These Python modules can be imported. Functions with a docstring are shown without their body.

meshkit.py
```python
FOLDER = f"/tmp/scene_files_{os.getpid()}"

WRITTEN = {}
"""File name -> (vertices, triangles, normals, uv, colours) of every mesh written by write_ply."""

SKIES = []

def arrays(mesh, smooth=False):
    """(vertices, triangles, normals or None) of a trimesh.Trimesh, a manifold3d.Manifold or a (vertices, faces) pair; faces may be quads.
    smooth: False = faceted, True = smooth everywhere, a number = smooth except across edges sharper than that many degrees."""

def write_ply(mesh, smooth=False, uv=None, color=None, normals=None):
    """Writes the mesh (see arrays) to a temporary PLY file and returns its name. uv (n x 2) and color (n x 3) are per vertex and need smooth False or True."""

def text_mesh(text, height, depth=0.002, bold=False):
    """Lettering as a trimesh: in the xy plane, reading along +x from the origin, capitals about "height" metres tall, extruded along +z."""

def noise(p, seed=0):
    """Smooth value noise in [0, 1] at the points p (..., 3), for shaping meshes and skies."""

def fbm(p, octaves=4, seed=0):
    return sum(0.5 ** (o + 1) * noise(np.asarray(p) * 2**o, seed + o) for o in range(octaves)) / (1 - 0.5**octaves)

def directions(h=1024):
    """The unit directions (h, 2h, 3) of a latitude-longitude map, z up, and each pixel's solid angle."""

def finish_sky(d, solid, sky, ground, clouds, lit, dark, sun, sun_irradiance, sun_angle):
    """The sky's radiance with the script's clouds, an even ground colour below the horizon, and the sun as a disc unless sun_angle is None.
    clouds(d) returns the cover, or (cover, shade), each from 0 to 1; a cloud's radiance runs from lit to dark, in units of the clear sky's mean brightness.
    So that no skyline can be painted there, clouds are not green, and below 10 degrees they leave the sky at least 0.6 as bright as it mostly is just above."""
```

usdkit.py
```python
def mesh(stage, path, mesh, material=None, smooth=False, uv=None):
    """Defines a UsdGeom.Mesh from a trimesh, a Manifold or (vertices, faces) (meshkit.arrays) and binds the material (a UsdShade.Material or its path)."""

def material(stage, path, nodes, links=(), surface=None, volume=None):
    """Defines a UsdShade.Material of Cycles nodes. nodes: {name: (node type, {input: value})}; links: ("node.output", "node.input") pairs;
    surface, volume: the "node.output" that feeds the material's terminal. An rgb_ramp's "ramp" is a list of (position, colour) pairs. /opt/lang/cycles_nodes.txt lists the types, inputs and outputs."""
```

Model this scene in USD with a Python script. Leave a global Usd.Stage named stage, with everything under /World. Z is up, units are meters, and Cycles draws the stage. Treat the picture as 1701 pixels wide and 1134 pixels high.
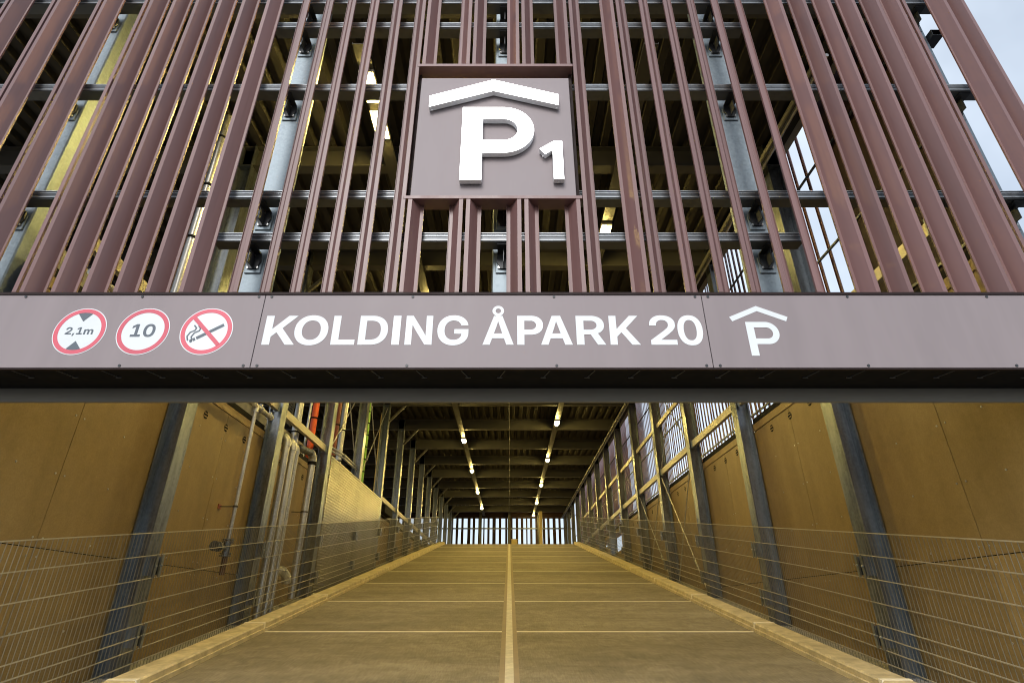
import math, random, glob
import numpy as np, trimesh, usdkit
from pxr import Usd, UsdGeom, UsdLux, UsdShade, Sdf, Gf
from shapely.geometry import Polygon, LineString, Point, box as sbox
from shapely.ops import unary_union
from shapely import affinity
random.seed(7); rng = np.random.default_rng(7)

stage = Usd.Stage.CreateInMemory()
UsdGeom.SetStageUpAxis(stage, UsdGeom.Tokens.z)
UsdGeom.SetStageMetersPerUnit(stage, 1.0)
UsdGeom.Xform.Define(stage, '/World'); UsdGeom.Scope.Define(stage, '/World/Looks')
EYE = 1.45                                     # the lens above the forecourt; shapes below are written relative to the lens height

# ------------------------------------------------------------------ camera
PITCH = math.degrees(math.atan(448 / 919.0))
cam = UsdGeom.Camera.Define(stage, '/World/camera')
cam.AddTranslateOp().Set(Gf.Vec3d(0, 0, EYE)); cam.AddRotateXOp().Set(90 + PITCH)
cam.CreateHorizontalApertureAttr(36.0); cam.CreateVerticalApertureAttr(36.0 * 682 / 1024)
cam.CreateFocalLengthAttr(36.0 * 919 / 1701)
cam.CreateHorizontalApertureOffsetAttr(36.0 * (850.5 - 846) / 1701)
cam.CreateClippingRangeAttr(Gf.Vec2f(0.05, 5000))
cam.CreateExposureAttr(0.62)

# ------------------------------------------------------------------ sky and soft sun behind a thin overcast
SUN_AZ, SUN_EL = math.radians(190), math.radians(34)     # behind the camera, a little to the left
SKY_STRENGTH = 0.085
usdkit.material(stage, '/World/Looks/sky', {
    'tc': ('texture_coordinate', {}), 's': ('sky_texture', {'sky_type': 'single_scattering', 'sun_disc': False, 'sun_elevation': SUN_EL, 'sun_rotation': SUN_AZ, 'air_density': 1.0, 'aerosol_density': 2.5}),
    'n': ('noise_texture', {'scale': 2.2, 'detail': 5, 'roughness': 0.55}), 'r': ('map_range', {'from_min': 0.3, 'from_max': 0.72, 'to_min': 0.45, 'to_max': 0.95, 'clamp': True}),
    'm': ('mix_color', {'a': (0, 0, 0), 'b': (8.0, 9.0, 10.2), 'use_clamp': False}),
    'b': ('background_shader', {'strength': SKY_STRENGTH})},
    [('tc.generated', 'n.vector'), ('n.fac', 'r.value'), ('r.result', 'm.fac'), ('s.color', 'm.a'), ('m.result', 'b.color')], surface='b.background')
sky = UsdLux.DomeLight.Define(stage, '/World/sky')
UsdShade.MaterialBindingAPI.Apply(sky.GetPrim()).Bind(UsdShade.Material.Get(stage, '/World/Looks/sky'))
sky.GetPrim().SetCustomDataByKey('kind', 'structure'); sky.GetPrim().SetCustomDataByKey('label', 'pale blue evening sky with thin veil of cloud')
sun = UsdLux.DistantLight.Define(stage, '/World/sun')
sun.CreateNormalizeAttr(True); sun.CreateIntensityAttr(0.4); sun.CreateAngleAttr(28.0); sun.CreateColorAttr(Gf.Vec3f(1.0, 0.97, 0.95))
sun.AddRotateZOp().Set(-math.degrees(SUN_AZ)); sun.AddRotateXOp().Set(-(90 - math.degrees(SUN_EL)))

LAMP = 330.0          # strength of the lit lamp lenses
LAMP_COLOR = (1.0, 0.74, 0.20)
SIGN = 2.4           # strength of the illuminated sign faces

# ------------------------------------------------------------------ materials
def mat(name, nodes, links, surface='p.BSDF'):
    return usdkit.material(stage, '/World/Looks/' + name, nodes, links, surface=surface)

def rough_mat(name, base, rough=0.5, metallic=0.0, var=0.12, scale=6.0, stretch=(1, 1, 1), bump=0.0, bscale=60.0, per=0.06, detail=4, spec=0.5, dist=0.01):
    """A surface whose tone drifts with soft noise and a little from piece to piece."""
    lo = tuple(c * (1 - var) for c in base); hi = tuple(min(1, c * (1 + var)) for c in base)
    nodes = {'g': ('geometry', {}), 'mp': ('mapping', {'scale': stretch}), 'n': ('noise_texture', {'scale': scale, 'detail': detail, 'roughness': 0.6}),
             'r': ('rgb_ramp', {'ramp': [(0.3, lo), (0.7, hi)]}), 'o': ('object_info', {}), 'orr': ('map_range', {'from_min': 0, 'from_max': 1, 'to_min': 1 - per, 'to_max': 1 + per}),
             'h': ('hsv', {}), 'rr': ('map_range', {'from_min': 0.3, 'from_max': 0.7, 'to_min': max(0.03, rough - 0.08), 'to_max': rough + 0.08}),
             'p': ('principled_bsdf', {'metallic': metallic, 'specular_ior_level': spec})}
    links = [('g.position', 'mp.vector'), ('mp.vector', 'n.vector'), ('n.fac', 'r.fac'), ('o.random', 'orr.value'), ('orr.result', 'h.value'), ('r.color', 'h.color'),
             ('h.color', 'p.base_color'), ('n.fac', 'rr.value'), ('rr.result', 'p.roughness')]
    if bump:
        nodes['bn'] = ('noise_texture', {'scale': bscale, 'detail': 3}); nodes['b'] = ('bump', {'strength': bump, 'distance': dist})
        links += [('g.position', 'bn.vector'), ('bn.fac', 'b.height'), ('b.normal', 'p.normal')]
    return mat(name, nodes, links)

def galvanised(name, base, rough=0.42, metallic=0.6, spangle=38, fac=0.78):
    nodes = {'g': ('geometry', {}), 'v': ('voronoi_texture', {'scale': spangle}), 'bw': ('rgb_to_bw', {}), 'n': ('noise_texture', {'scale': 1.7, 'detail': 5, 'roughness': 0.65}),
             'mp': ('mapping', {'scale': (3, 3, 0.5)}), 'mx': ('mix_float', {'fac': fac}), 'r': ('rgb_ramp', {'ramp': [(0.25, tuple(c * 0.62 for c in base)), (0.75, tuple(min(1, c * 1.22) for c in base))]}),
             'rr': ('map_range', {'from_min': 0.2, 'from_max': 0.8, 'to_min': rough - 0.1, 'to_max': rough + 0.15}), 'p': ('principled_bsdf', {'metallic': metallic})}
    return mat(name, nodes, [('g.position', 'v.vector'), ('g.position', 'mp.vector'), ('mp.vector', 'n.vector'), ('v.color', 'bw.color'), ('bw.val', 'mx.a'), ('n.fac', 'mx.b'), ('mx.result', 'r.fac'),
                             ('r.color', 'p.base_color'), ('mx.result', 'rr.value'), ('rr.result', 'p.roughness')])

M = {}
M['lamella'] = rough_mat('lamella', (0.178, 0.094, 0.087), 0.38, var=0.10, scale=2.2, stretch=(3, 3, 0.22), per=0.11, bump=0.02, bscale=9)
M['fascia'] = rough_mat('fascia', (0.262, 0.222, 0.227), 0.5, var=0.07, scale=1.6, stretch=(2.2, 2.2, 0.35), per=0.04, bump=0.03, bscale=1.6, dist=0.03, spec=0.3)
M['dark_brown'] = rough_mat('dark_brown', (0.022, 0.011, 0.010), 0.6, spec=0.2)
M['black'] = rough_mat('black', (0.008, 0.008, 0.009), 0.8, spec=0.15)
M['beam_grey'] = rough_mat('beam_grey', (0.20, 0.19, 0.16), 0.5, scale=2.5, stretch=(0.3, 1, 1), bump=0.03)
M['galv'] = galvanised('galv', (0.27, 0.325, 0.36), 0.5)
M['galv_dark'] = galvanised('galv_dark', (0.235, 0.258, 0.272), 0.30, metallic=0.88, fac=0.92, spangle=30)
M['pipe'] = galvanised('pipe', (0.55, 0.55, 0.53), 0.33, metallic=0.7, fac=0.88)
M['rail'] = rough_mat('rail', (0.105, 0.115, 0.125), 0.38, metallic=0.4)
M['rail_edge'] = rough_mat('rail_edge', (0.42, 0.45, 0.48), 0.35, metallic=0.5)
M['bracket'] = rough_mat('bracket', (0.035, 0.038, 0.042), 0.45, metallic=0.3)
M['bolt'] = rough_mat('bolt', (0.55, 0.55, 0.53), 0.3, metallic=0.9)
M['steel_dark'] = rough_mat('steel_dark', (0.055, 0.052, 0.045), 0.5, metallic=0.1, scale=3)
M['deck'] = rough_mat('deck', (0.040, 0.036, 0.029), 0.65, metallic=0.0, spec=0.15, var=0.25, scale=1.4, per=0.12)
M['slab'] = rough_mat('slab', (0.30, 0.29, 0.27), 0.85)
M['white_vinyl'] = rough_mat('white_vinyl', (0.72, 0.76, 0.775), 0.45, var=0.02)
M['red_vinyl'] = rough_mat('red_vinyl', (0.62, 0.10, 0.14), 0.45, var=0.03)
M['slate_vinyl'] = rough_mat('slate_vinyl', (0.10, 0.125, 0.15), 0.45, var=0.03)
M['white_side'] = rough_mat('white_side', (0.86, 0.87, 0.88), 0.4, var=0.02)
M['orange'] = rough_mat('orange', (0.70, 0.10, 0.015), 0.45)
M['green'] = rough_mat('green', (0.16, 0.36, 0.03), 0.45)
M['red_pipe'] = rough_mat('red_pipe', (0.22, 0.05, 0.025), 0.45)
M['rust'] = rough_mat('rust', (0.085, 0.042, 0.026), 0.6, var=0.3, scale=25)
M['yellow_paint'] = rough_mat('yellow_paint', (0.52, 0.40, 0.16), 0.5)
M['perforated'] = mat('perforated', {'g': ('geometry', {}), 'v': ('voronoi_texture', {'scale': 15, 'randomness': 0.0}), 'm': ('map_range', {'from_min': 0.15, 'from_max': 0.5, 'to_min': 1, 'to_max': 0, 'clamp': True}),
    'n': ('noise_texture', {'scale': 1.2, 'detail': 4}), 'r': ('rgb_ramp', {'ramp': [(0.3, (0.26, 0.24, 0.18)), (0.7, (0.42, 0.39, 0.31))]}),
    'b': ('bump', {'strength': 0.8, 'distance': 0.02}), 'p': ('principled_bsdf', {'metallic': 0.95, 'roughness': 0.26})},
    [('g.position', 'v.vector'), ('v.distance', 'm.value'), ('m.result', 'b.height'), ('g.position', 'n.vector'), ('n.fac', 'r.fac'), ('r.color', 'p.base_color'), ('b.normal', 'p.normal')])
M['wall_panel'] = mat('wall_panel', {'g': ('geometry', {}), 'o': ('object_info', {}),
    'm1': ('mapping', {'scale': (1, 1, 0.16)}), 'n1': ('noise_texture', {'scale': 2.4, 'detail': 5, 'roughness': 0.6}), 'n2': ('noise_texture', {'scale': 75, 'detail': 3, 'roughness': 0.75}), 'n3': ('noise_texture', {'scale': 7, 'detail': 6, 'roughness': 0.7, 'distortion': 0.6}),
    'x1': ('mix_float', {'fac': 0.5}), 'x2': ('mix_float', {'fac': 0.25}), 'r': ('rgb_ramp', {'ramp': [(0.30, (0.150, 0.097, 0.033)), (0.5, (0.228, 0.154, 0.058)), (0.70, (0.310, 0.222, 0.098))]}),
    'orr': ('map_range', {'to_min': 0.88, 'to_max': 1.1}), 'h': ('hsv', {}), 'b': ('bump', {'strength': 0.06, 'distance': 0.003}), 'p': ('principled_bsdf', {'roughness': 0.52})},
    [('g.position', 'm1.vector'), ('m1.vector', 'n1.vector'), ('g.position', 'n2.vector'), ('g.position', 'n3.vector'), ('n1.fac', 'x1.a'), ('n2.fac', 'x1.b'), ('x1.result', 'x2.a'), ('n3.fac', 'x2.b'), ('x2.result', 'r.fac'),
     ('o.random', 'orr.value'), ('orr.result', 'h.value'), ('r.color', 'h.color'), ('h.color', 'p.base_color'), ('n2.fac', 'b.height'), ('b.normal', 'p.normal')])
M['concrete'] = mat('concrete', {'g': ('geometry', {}), 'o': ('object_info', {}), 'm1': ('mapping', {'scale': (0.35, 1.2, 1)}),
    'n1': ('noise_texture', {'scale': 1.1, 'detail': 6, 'roughness': 0.65}), 'n2': ('noise_texture', {'scale': 90, 'detail': 3, 'roughness': 0.7}), 'n3': ('noise_texture', {'scale': 3.0, 'detail': 5, 'roughness': 0.7, 'distortion': 1.2}),
    'm2': ('mapping', {'rotation': (0, 0, 0.35), 'scale': (60, 6, 6)}), 'n4': ('noise_texture', {'scale': 1.0, 'detail': 2}),
    'x1': ('mix_float', {'fac': 0.45}), 'x2': ('mix_float', {'fac': 0.22}), 'x3': ('mix_float', {'fac': 0.16}), 'r': ('rgb_ramp', {'ramp': [(0.36, (0.102, 0.083, 0.049)), (0.5, (0.194, 0.160, 0.100)), (0.64, (0.310, 0.268, 0.184))]}),
    'orr': ('map_range', {'to_min': 0.93, 'to_max': 1.07}), 'h': ('hsv', {}), 'b': ('bump', {'strength': 0.35, 'distance': 0.006}), 'p': ('principled_bsdf', {'roughness': 0.8})},
    [('g.position', 'm1.vector'), ('m1.vector', 'n1.vector'), ('g.position', 'n2.vector'), ('g.position', 'n3.vector'), ('g.position', 'm2.vector'), ('m2.vector', 'n4.vector'), ('n1.fac', 'x1.a'), ('n3.fac', 'x1.b'), ('x1.result', 'x2.a'), ('n2.fac', 'x2.b'),
     ('x2.result', 'x3.a'), ('n4.fac', 'x3.b'), ('x3.result', 'r.fac'), ('o.random', 'orr.value'), ('orr.result', 'h.value'), ('r.color', 'h.color'), ('h.color', 'p.base_color'), ('n2.fac', 'b.height'), ('b.normal', 'p.normal')])
M['kerb'] = rough_mat('kerb', (0.50, 0.415, 0.245), 0.75, var=0.26, scale=6, bump=0.25, bscale=45, per=0.05, dist=0.004)
M['joint'] = rough_mat('joint', (0.74, 0.67, 0.50), 0.7, var=0.12, scale=8, per=0.04)
M['centre_paint'] = rough_mat('centre_paint', (0.52, 0.47, 0.35), 0.7, var=0.2, scale=9, per=0.06)
M['joint_side'] = rough_mat('joint_side', (0.27, 0.205, 0.125), 0.75, var=0.12, scale=8)
M['wire'] = rough_mat('wire', (0.42, 0.39, 0.31), 0.42, metallic=0.3); M['thin_wire'] = rough_mat('thin_wire', (0.20, 0.19, 0.15), 0.45, metallic=0.3)
M['asphalt'] = rough_mat('asphalt', (0.055, 0.055, 0.057), 0.85, var=0.25, scale=3, bump=0.3, bscale=120)
M['lamp_lit'] = mat('lamp_lit', {'e': ('emission', {'color': LAMP_COLOR, 'strength': LAMP})}, [], 'e.emission')
M['sign_lit'] = mat('sign_lit', {'e': ('emission', {'color': (1.0, 0.99, 0.96), 'strength': SIGN})}, [], 'e.emission')
M['lamp_body'] = rough_mat('lamp_body', (0.55, 0.52, 0.45), 0.4)

# ------------------------------------------------------------------ object helpers
used = {}
def numbered(parent, name):
    k = (parent, name); used[k] = used.get(k, -1) + 1
    return name if used[k] == 0 else '%s_%03d' % (name, used[k])
LOC = {}
def setkeys(p, label=None, cat=None, group=None, kind=None):
    for k, v in (('label', label), ('category', cat), ('group', group), ('kind', kind)):
        if v: p.SetCustomDataByKey(k, v)
def thing(name, label, cat=None, loc=(0, 0, 0), group=None, kind=None):
    path = '/World/' + numbered('/World', name)
    x = UsdGeom.Xform.Define(stage, path); w = (loc[0], loc[1], loc[2] + EYE)
    x.AddTranslateOp().Set(Gf.Vec3d(*w)); LOC[path] = np.array(w, float)
    setkeys(x.GetPrim(), label, cat, group, kind)
    return path
def obj(name, m, material, parent, label=None, kind=None, smooth=False):
    """One Mesh prim under its parent. Shapes come in metres from below the lens (x right, y into the garage, z from lens height)."""
    if isinstance(m, list): m = trimesh.util.concatenate(m)
    path = parent + '/' + numbered(parent, name)
    base = LOC[parent]; m = m.copy(); m.apply_translation(np.array([0, 0, EYE]) - base)
    usdkit.mesh(stage, path, m, M[material], smooth=smooth); LOC[path] = base
    setkeys(stage.GetPrimAtPath(path), label, kind=kind)
    return path
def single(name, m, material, label, cat=None, kind=None, group=None, smooth=False):
    if isinstance(m, list): m = trimesh.util.concatenate(m)
    path = '/World/' + numbered('/World', name); m = m.copy(); m.apply_translation([0, 0, EYE])
    c = m.bounds.mean(0); c[2] = m.bounds[0][2]; m.apply_translation(-c)
    g = usdkit.mesh(stage, path, m, M[material], smooth=smooth); g.AddTranslateOp().Set(Gf.Vec3d(*map(float, c)))
    setkeys(g.GetPrim(), label, cat, group, kind)
    return path

# ------------------------------------------------------------------ shape helpers
def bx(x0, x1, y0, y1, z0, z1):
    m = trimesh.creation.box((abs(x1 - x0), abs(y1 - y0), abs(z1 - z0))); m.apply_translation(((x0 + x1) / 2, (y0 + y1) / 2, (z0 + z1) / 2)); return m
def chamfer_box(x0, x1, y0, y1, z0, z1, c=0.01):
    import itertools
    pts = []
    for sx, sy, sz in itertools.product((0, 1), repeat=3):
        p = np.array([(x0, x1)[sx], (y0, y1)[sy], (z0, z1)[sz]], float); d = np.array([1 - 2 * sx, 1 - 2 * sy, 1 - 2 * sz]) * c
        for k in range(3):
            q = p + d; q[k] = p[k]; pts.append(q)
    return trimesh.convex.convex_hull(np.array(pts))
def bar(p, q, w, h=None, up=(0, 0, 1)):
    """A square bar from p to q."""
    p, q = np.array(p, float), np.array(q, float); d = q - p; L = np.linalg.norm(d); d /= L; h = h or w
    s = np.cross(d, up); s = s / np.linalg.norm(s) if np.linalg.norm(s) > 1e-6 else np.array([1., 0, 0]); u = np.cross(s, d)
    m = trimesh.creation.box((L, w, h)); T = np.eye(4); T[:3, 0], T[:3, 1], T[:3, 2], T[:3, 3] = d, s, u, (p + q) / 2
    m.apply_transform(T); return m
def tube(pts, r, n=10):
    pts = [np.array(p, float) for p in pts]; parts = []
    for a, b in zip(pts, pts[1:]):
        parts.append(trimesh.creation.cylinder(r, segment=(a, b), sections=n))
    for p in pts[1:-1]:
        s = trimesh.creation.icosphere(1, r * 1.02); s.apply_translation(p); parts.append(s)
    return trimesh.util.concatenate(parts)
def arc_pipe(p, d0, d1, R, r, n=7, sec=12):
    """A swept quarter bend that starts at p along d0 and leaves along d1."""
    p, d0, d1 = (np.array(v, float) for v in (p, d0, d1)); c = p + d1 * R
    pts = [c - d1 * R * math.cos(t) + d0 * R * math.sin(t) for t in np.linspace(0, math.pi / 2, n)]
    return tube(pts, r, sec), pts[-1]
def ext(poly, d):
    """Extrudes a shapely shape by d along +z."""
    return trimesh.util.concatenate([trimesh.creation.extrude_polygon(g, d, engine='earcut') for g in getattr(poly, 'geoms', [poly]) if g.area > 1e-9])
def facing(poly, y_back, d):
    """A shape drawn in (x, z) as a plate that faces the forecourt: from y_back towards the camera by d."""
    m = ext(poly, d); v = m.vertices.copy(); m.vertices = np.c_[v[:, 0], y_back - v[:, 2], v[:, 1]]; return m
def isec(h, b, tw, tf):
    """I-section outline: flanges b wide at +-h/2."""
    return unary_union([sbox(-b / 2, h / 2 - tf, b / 2, h / 2), sbox(-b / 2, -h / 2, b / 2, -h / 2 + tf), sbox(-tw / 2, -h / 2 + tf / 2, tw / 2, h / 2 - tf / 2)])
def hcol(x, y, z0, z1, h=0.25, b=0.25):
    """Upright I-column, flanges square to x (towards the ramp and the wall)."""
    m = ext(isec(h, b, 0.012, 0.018), z1 - z0); v = m.vertices.copy(); m.vertices = np.c_[x + v[:, 1], y + v[:, 0], z0 + v[:, 2]]; m.fix_normals(); return m
def hbeam_x(x0, x1, y, zb, h, b):
    m = ext(isec(h, b, 0.012, 0.018), x1 - x0); v = m.vertices.copy(); m.vertices = np.c_[x0 + v[:, 2], y + v[:, 0], zb + h / 2 + v[:, 1]]; m.fix_normals(); return m
def bolt(p, d, r=0.012, l=0.014):
    p, d = np.array(p, float), np.array(d, float); return trimesh.creation.cylinder(r, segment=(p, p + d * l), sections=6)

_FONT = {}
def glyph(text, weight=700):
    from PIL import Image, ImageDraw, ImageFont
    if weight not in _FONT:
        f = ImageFont.truetype(glob.glob('/opt/blender-*/*/datafiles/fonts/Inter.woff2')[0], 420)
        try: f.set_variation_by_axes([32, weight])
        except Exception: pass
        _FONT[weight] = f
    f = _FONT[weight]; x0, y0, x1, y1 = f.getbbox(text, anchor='ls')
    im = Image.new('L', (x1 - x0 + 8, y1 - y0 + 8)); ImageDraw.Draw(im).text((4 - x0, 4 - y0), text, 255, font=f, anchor='ls')
    on = np.pad(np.asarray(im) > 127, ((0, 0), (1, 1))).astype(np.int8)
    rows, st = np.nonzero(np.diff(on, axis=1) == 1); en = np.nonzero(np.diff(on, axis=1) == -1)[1]
    from shapely import union_all, box
    s = union_all(box(st, -rows - 1, en, -rows)).buffer(1.2).buffer(-1.2).simplify(1.1)
    return affinity.translate(s, 0, 4 - y0)          # baseline at y = 0
def fit(poly, x0, x1, z0, z1, clip_base=True):
    b = poly.bounds
    return affinity.translate(affinity.scale(poly, (x1 - x0) / (b[2] - b[0]), (z1 - z0) / (b[3] - b[1]), origin=(b[0], b[1])), x0 - b[0], z0 - b[1])

# ------------------------------------------------------------------ main dimensions
D = 4.10                     # facade plane
XC = 4.39                    # inner face of the hall's columns
XW = 4.66                    # hall wall panels
BAY = 3.04
COLY = [7.28 + BAY * k for k in range(13)]
RS = 0.15509                 # ramp slope
RZ0 = -1.776                 # ramp plane under the lens
RY0, RY1 = 2.1, 34.4         # foot and head of the ramp
def rz(y): return RZ0 + RS * y
FLOOR = rz(RY1)
DECK = 7.30; BEAM_B = 6.84

# ------------------------------------------------------------------ ground
g = trimesh.Trimesh(*[np.array(a) for a in ([[-900, -900, -1.452], [900, -900, -1.452], [900, 900, -1.452], [-900, 900, -1.452]], [[0, 1, 2], [0, 2, 3]])], process=False)
single('ground', g, 'asphalt', 'dark asphalt forecourt in front of the garage entrance', kind='structure')

# ------------------------------------------------------------------ ramp
ramp = thing('ramp', 'sloping concrete ramp climbing into the garage with pale joints and kerbs', loc=(0, RY0, -1.45), kind='structure')
def slope_box(x0, x1, y0, y1, n0, n1):
    """A box lying on the slope, its underside n0 and top n1 above the ramp plane."""
    m = bx(x0, x1, y0, y1, n0, n1); v = m.vertices.copy(); v[:, 2] += RZ0 + RS * v[:, 1]; m.vertices = v; return m
obj('ramp_base', slope_box(-4.75, 4.75, RY0, RY1, -0.30, -0.03), 'slab', ramp)
HW = 3.80
JY = [9.65 + 3.04 * k for k in range(-2, 8)]
edges = [RY0] + [y for y in JY if y < RY1 - 0.5] + [RY1]
for i, (a, b) in enumerate(zip(edges, edges[1:])):
    for x0, x1 in ((-HW, -0.115), (0.115, HW)):
        obj('slab', slope_box(x0, x1, a + 0.027, b - 0.027, -0.03, 0.0), 'concrete', ramp)
for y in edges[1:-1]:
    for x0, x1 in ((-HW, -0.115), (0.115, HW)):
        obj('joint_line', slope_box(x0, x1, y - 0.027, y + 0.027, -0.03, 0.003), 'joint', ramp)
for i, (a, b) in enumerate(zip(edges, edges[1:])):
    obj('centre_edge', slope_box(-0.115, -0.05, a, b, -0.03, -0.002), 'joint_side', ramp); obj('centre_edge', slope_box(0.05, 0.115, a, b, -0.03, -0.002), 'joint_side', ramp)
    obj('centre_strip', slope_box(-0.05, 0.05, a, b, -0.03, 0.004), 'centre_paint', ramp)
    for s in (-1, 1):
        m = chamfer_box(s * HW if s > 0 else -4.12, 4.12 if s > 0 else s * HW, a + 0.012, b - 0.012, -0.03, 0.125, 0.018); v = m.vertices.copy(); v[:, 2] += RZ0 + RS * v[:, 1]; m.vertices = v
        obj('kerb', m, 'kerb', ramp)
        if i < len(edges) - 2:
            obj('kerb_joint', slope_box(*sorted((s * (HW - 0.004), s * 4.115)), b - 0.03, b + 0.03, -0.03, 0.128), 'joint', ramp)
        obj('kerb_skirting', slope_box(*sorted((s * (HW - 0.03), s * HW)), a + 0.02, b - 0.02, -0.03, 0.05), 'kerb', ramp)
single('upper_floor', [bx(-16, 5.3, RY1, 46.4, FLOOR - 0.3, FLOOR)], 'concrete', 'concrete parking floor at the head of the ramp', kind='structure')
single('side_floor', [bx(-16, -4.85, 4.7, RY1 - 0.01, FLOOR - 0.32, FLOOR - 0.02)], 'slab', 'concrete parking floor beside the ramp hall', kind='structure')

# ------------------------------------------------------------------ the garage: frame, roof, lintel
garage = thing('parking_garage', 'steel framed open parking garage around the lit ramp hall', 'building', loc=(0, 10, -1.45))
for y in COLY:
    for s in (-1, 1):
        c = obj('column', hcol(s * (XC + 0.125), y, rz(min(y, RY1)) - 0.2 if y < RY1 else FLOOR, BEAM_B + 0.45), 'galv_dark', garage)
        obj('cap_plate', bx(s * (XC + 0.125) - 0.13, s * (XC + 0.125) + 0.13, y - 0.13, y + 0.13, BEAM_B - 0.022, BEAM_B - 0.002), 'galv_dark', c)
    obj('roof_beam', hbeam_x(-15.8, XC + 0.24, y, BEAM_B, 0.44, 0.2), 'steel_dark', garage)
    for s in (-1,):
        obj('knee_brace', bar((s * (XC - 0.0), y, BEAM_B - 0.62), (s * (XC - 0.55), y, BEAM_B), 0.07, 0.07, up=(0, 1, 0)), 'steel_dark', garage)
for x in (-10.2,):
    for y in COLY[::2]:
        obj('column', hcol(x, y, FLOOR, BEAM_B), 'galv_dark', garage)
def deck(x0, x1, y0, y1, z):
    """Trapezoidal steel deck, ribs along y."""
    pts = []; p = 0.30; x = x0
    while x < x1:
        pts += [(x, z), (x + 0.11, z), (x + 0.15, z + 0.10), (x + 0.26, z + 0.10)]; x += p
    line = LineString(pts).buffer(0.004, cap_style=2, join_style=2); m = ext(line, y1 - y0); v = m.vertices.copy(); m.vertices = np.c_[v[:, 0], y0 + v[:, 2], v[:, 1]]; m.invert(); return m
ys = [4.66] + COLY + [46.2]
for a, b in zip(ys, ys[1:]):
    obj('roof_deck', deck(-15.8, 4.9, a, b, DECK), 'deck', garage)
obj('roof_slab', bx(-16, 5.0, 4.66, 46.3, DECK + 0.12, DECK + 0.3), 'slab', garage)
for y in (7.28, 10.32, 13.36):
    obj('upper_beam', hbeam_x(-15.8, 4.9, y, BEAM_B + 3.6, 0.44, 0.2), 'steel_dark', garage)
for a, b in ((4.66, 7.28), (7.28, 10.32), (10.32, 16)):
    obj('roof_deck', deck(-15.8, 4.9, a, b, DECK + 3.6), 'deck', garage)
obj('roof_slab', bx(-16, 5.0, 4.66, 16, DECK + 3.72, DECK + 3.9), 'slab', garage)
obj('ridge_pipe', tube([(0.0, 5.0, BEAM_B - 0.03), (0.0, 45.8, BEAM_B - 0.03)], 0.014), 'steel_dark', garage)
# edge channel and services tray along the right eave
obj('eave_beam', bx(XC + 0.10, XC + 0.22, 4.8, 46, BEAM_B + 0.46, DECK - 0.003), 'steel_dark', garage)
# lintel and dark soffit over the entrance
obj('lintel_beam', chamfer_box(-7.2, 5.3, 4.556, 4.59, 1.638, 1.7745, 0.004), 'beam_grey', garage)
obj('soffit', bx(-7.2, 5.33, D + 0.02, 4.5555, 1.762, 1.772), 'black', garage)
obj('lintel_backing', bx(-7.2, 5.33, D + 0.10, 4.59, 1.775, 2.455), 'black', garage)
k = 0
for x in np.arange(-6.6, 5.2, 0.365):
    s = -1 if x < -0.3 else 1
    c = obj('soffit_clip', bar((x, D + 0.03, 1.757), (x - s * 0.05, D + 0.19, 1.757), 0.005, 0.006), 'rail', garage)
    obj('clip_foot', bx(x - s * 0.05 - 0.022, x - s * 0.05 + 0.022, D + 0.185, D + 0.196, 1.750, 1.760), 'rail', c)
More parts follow.
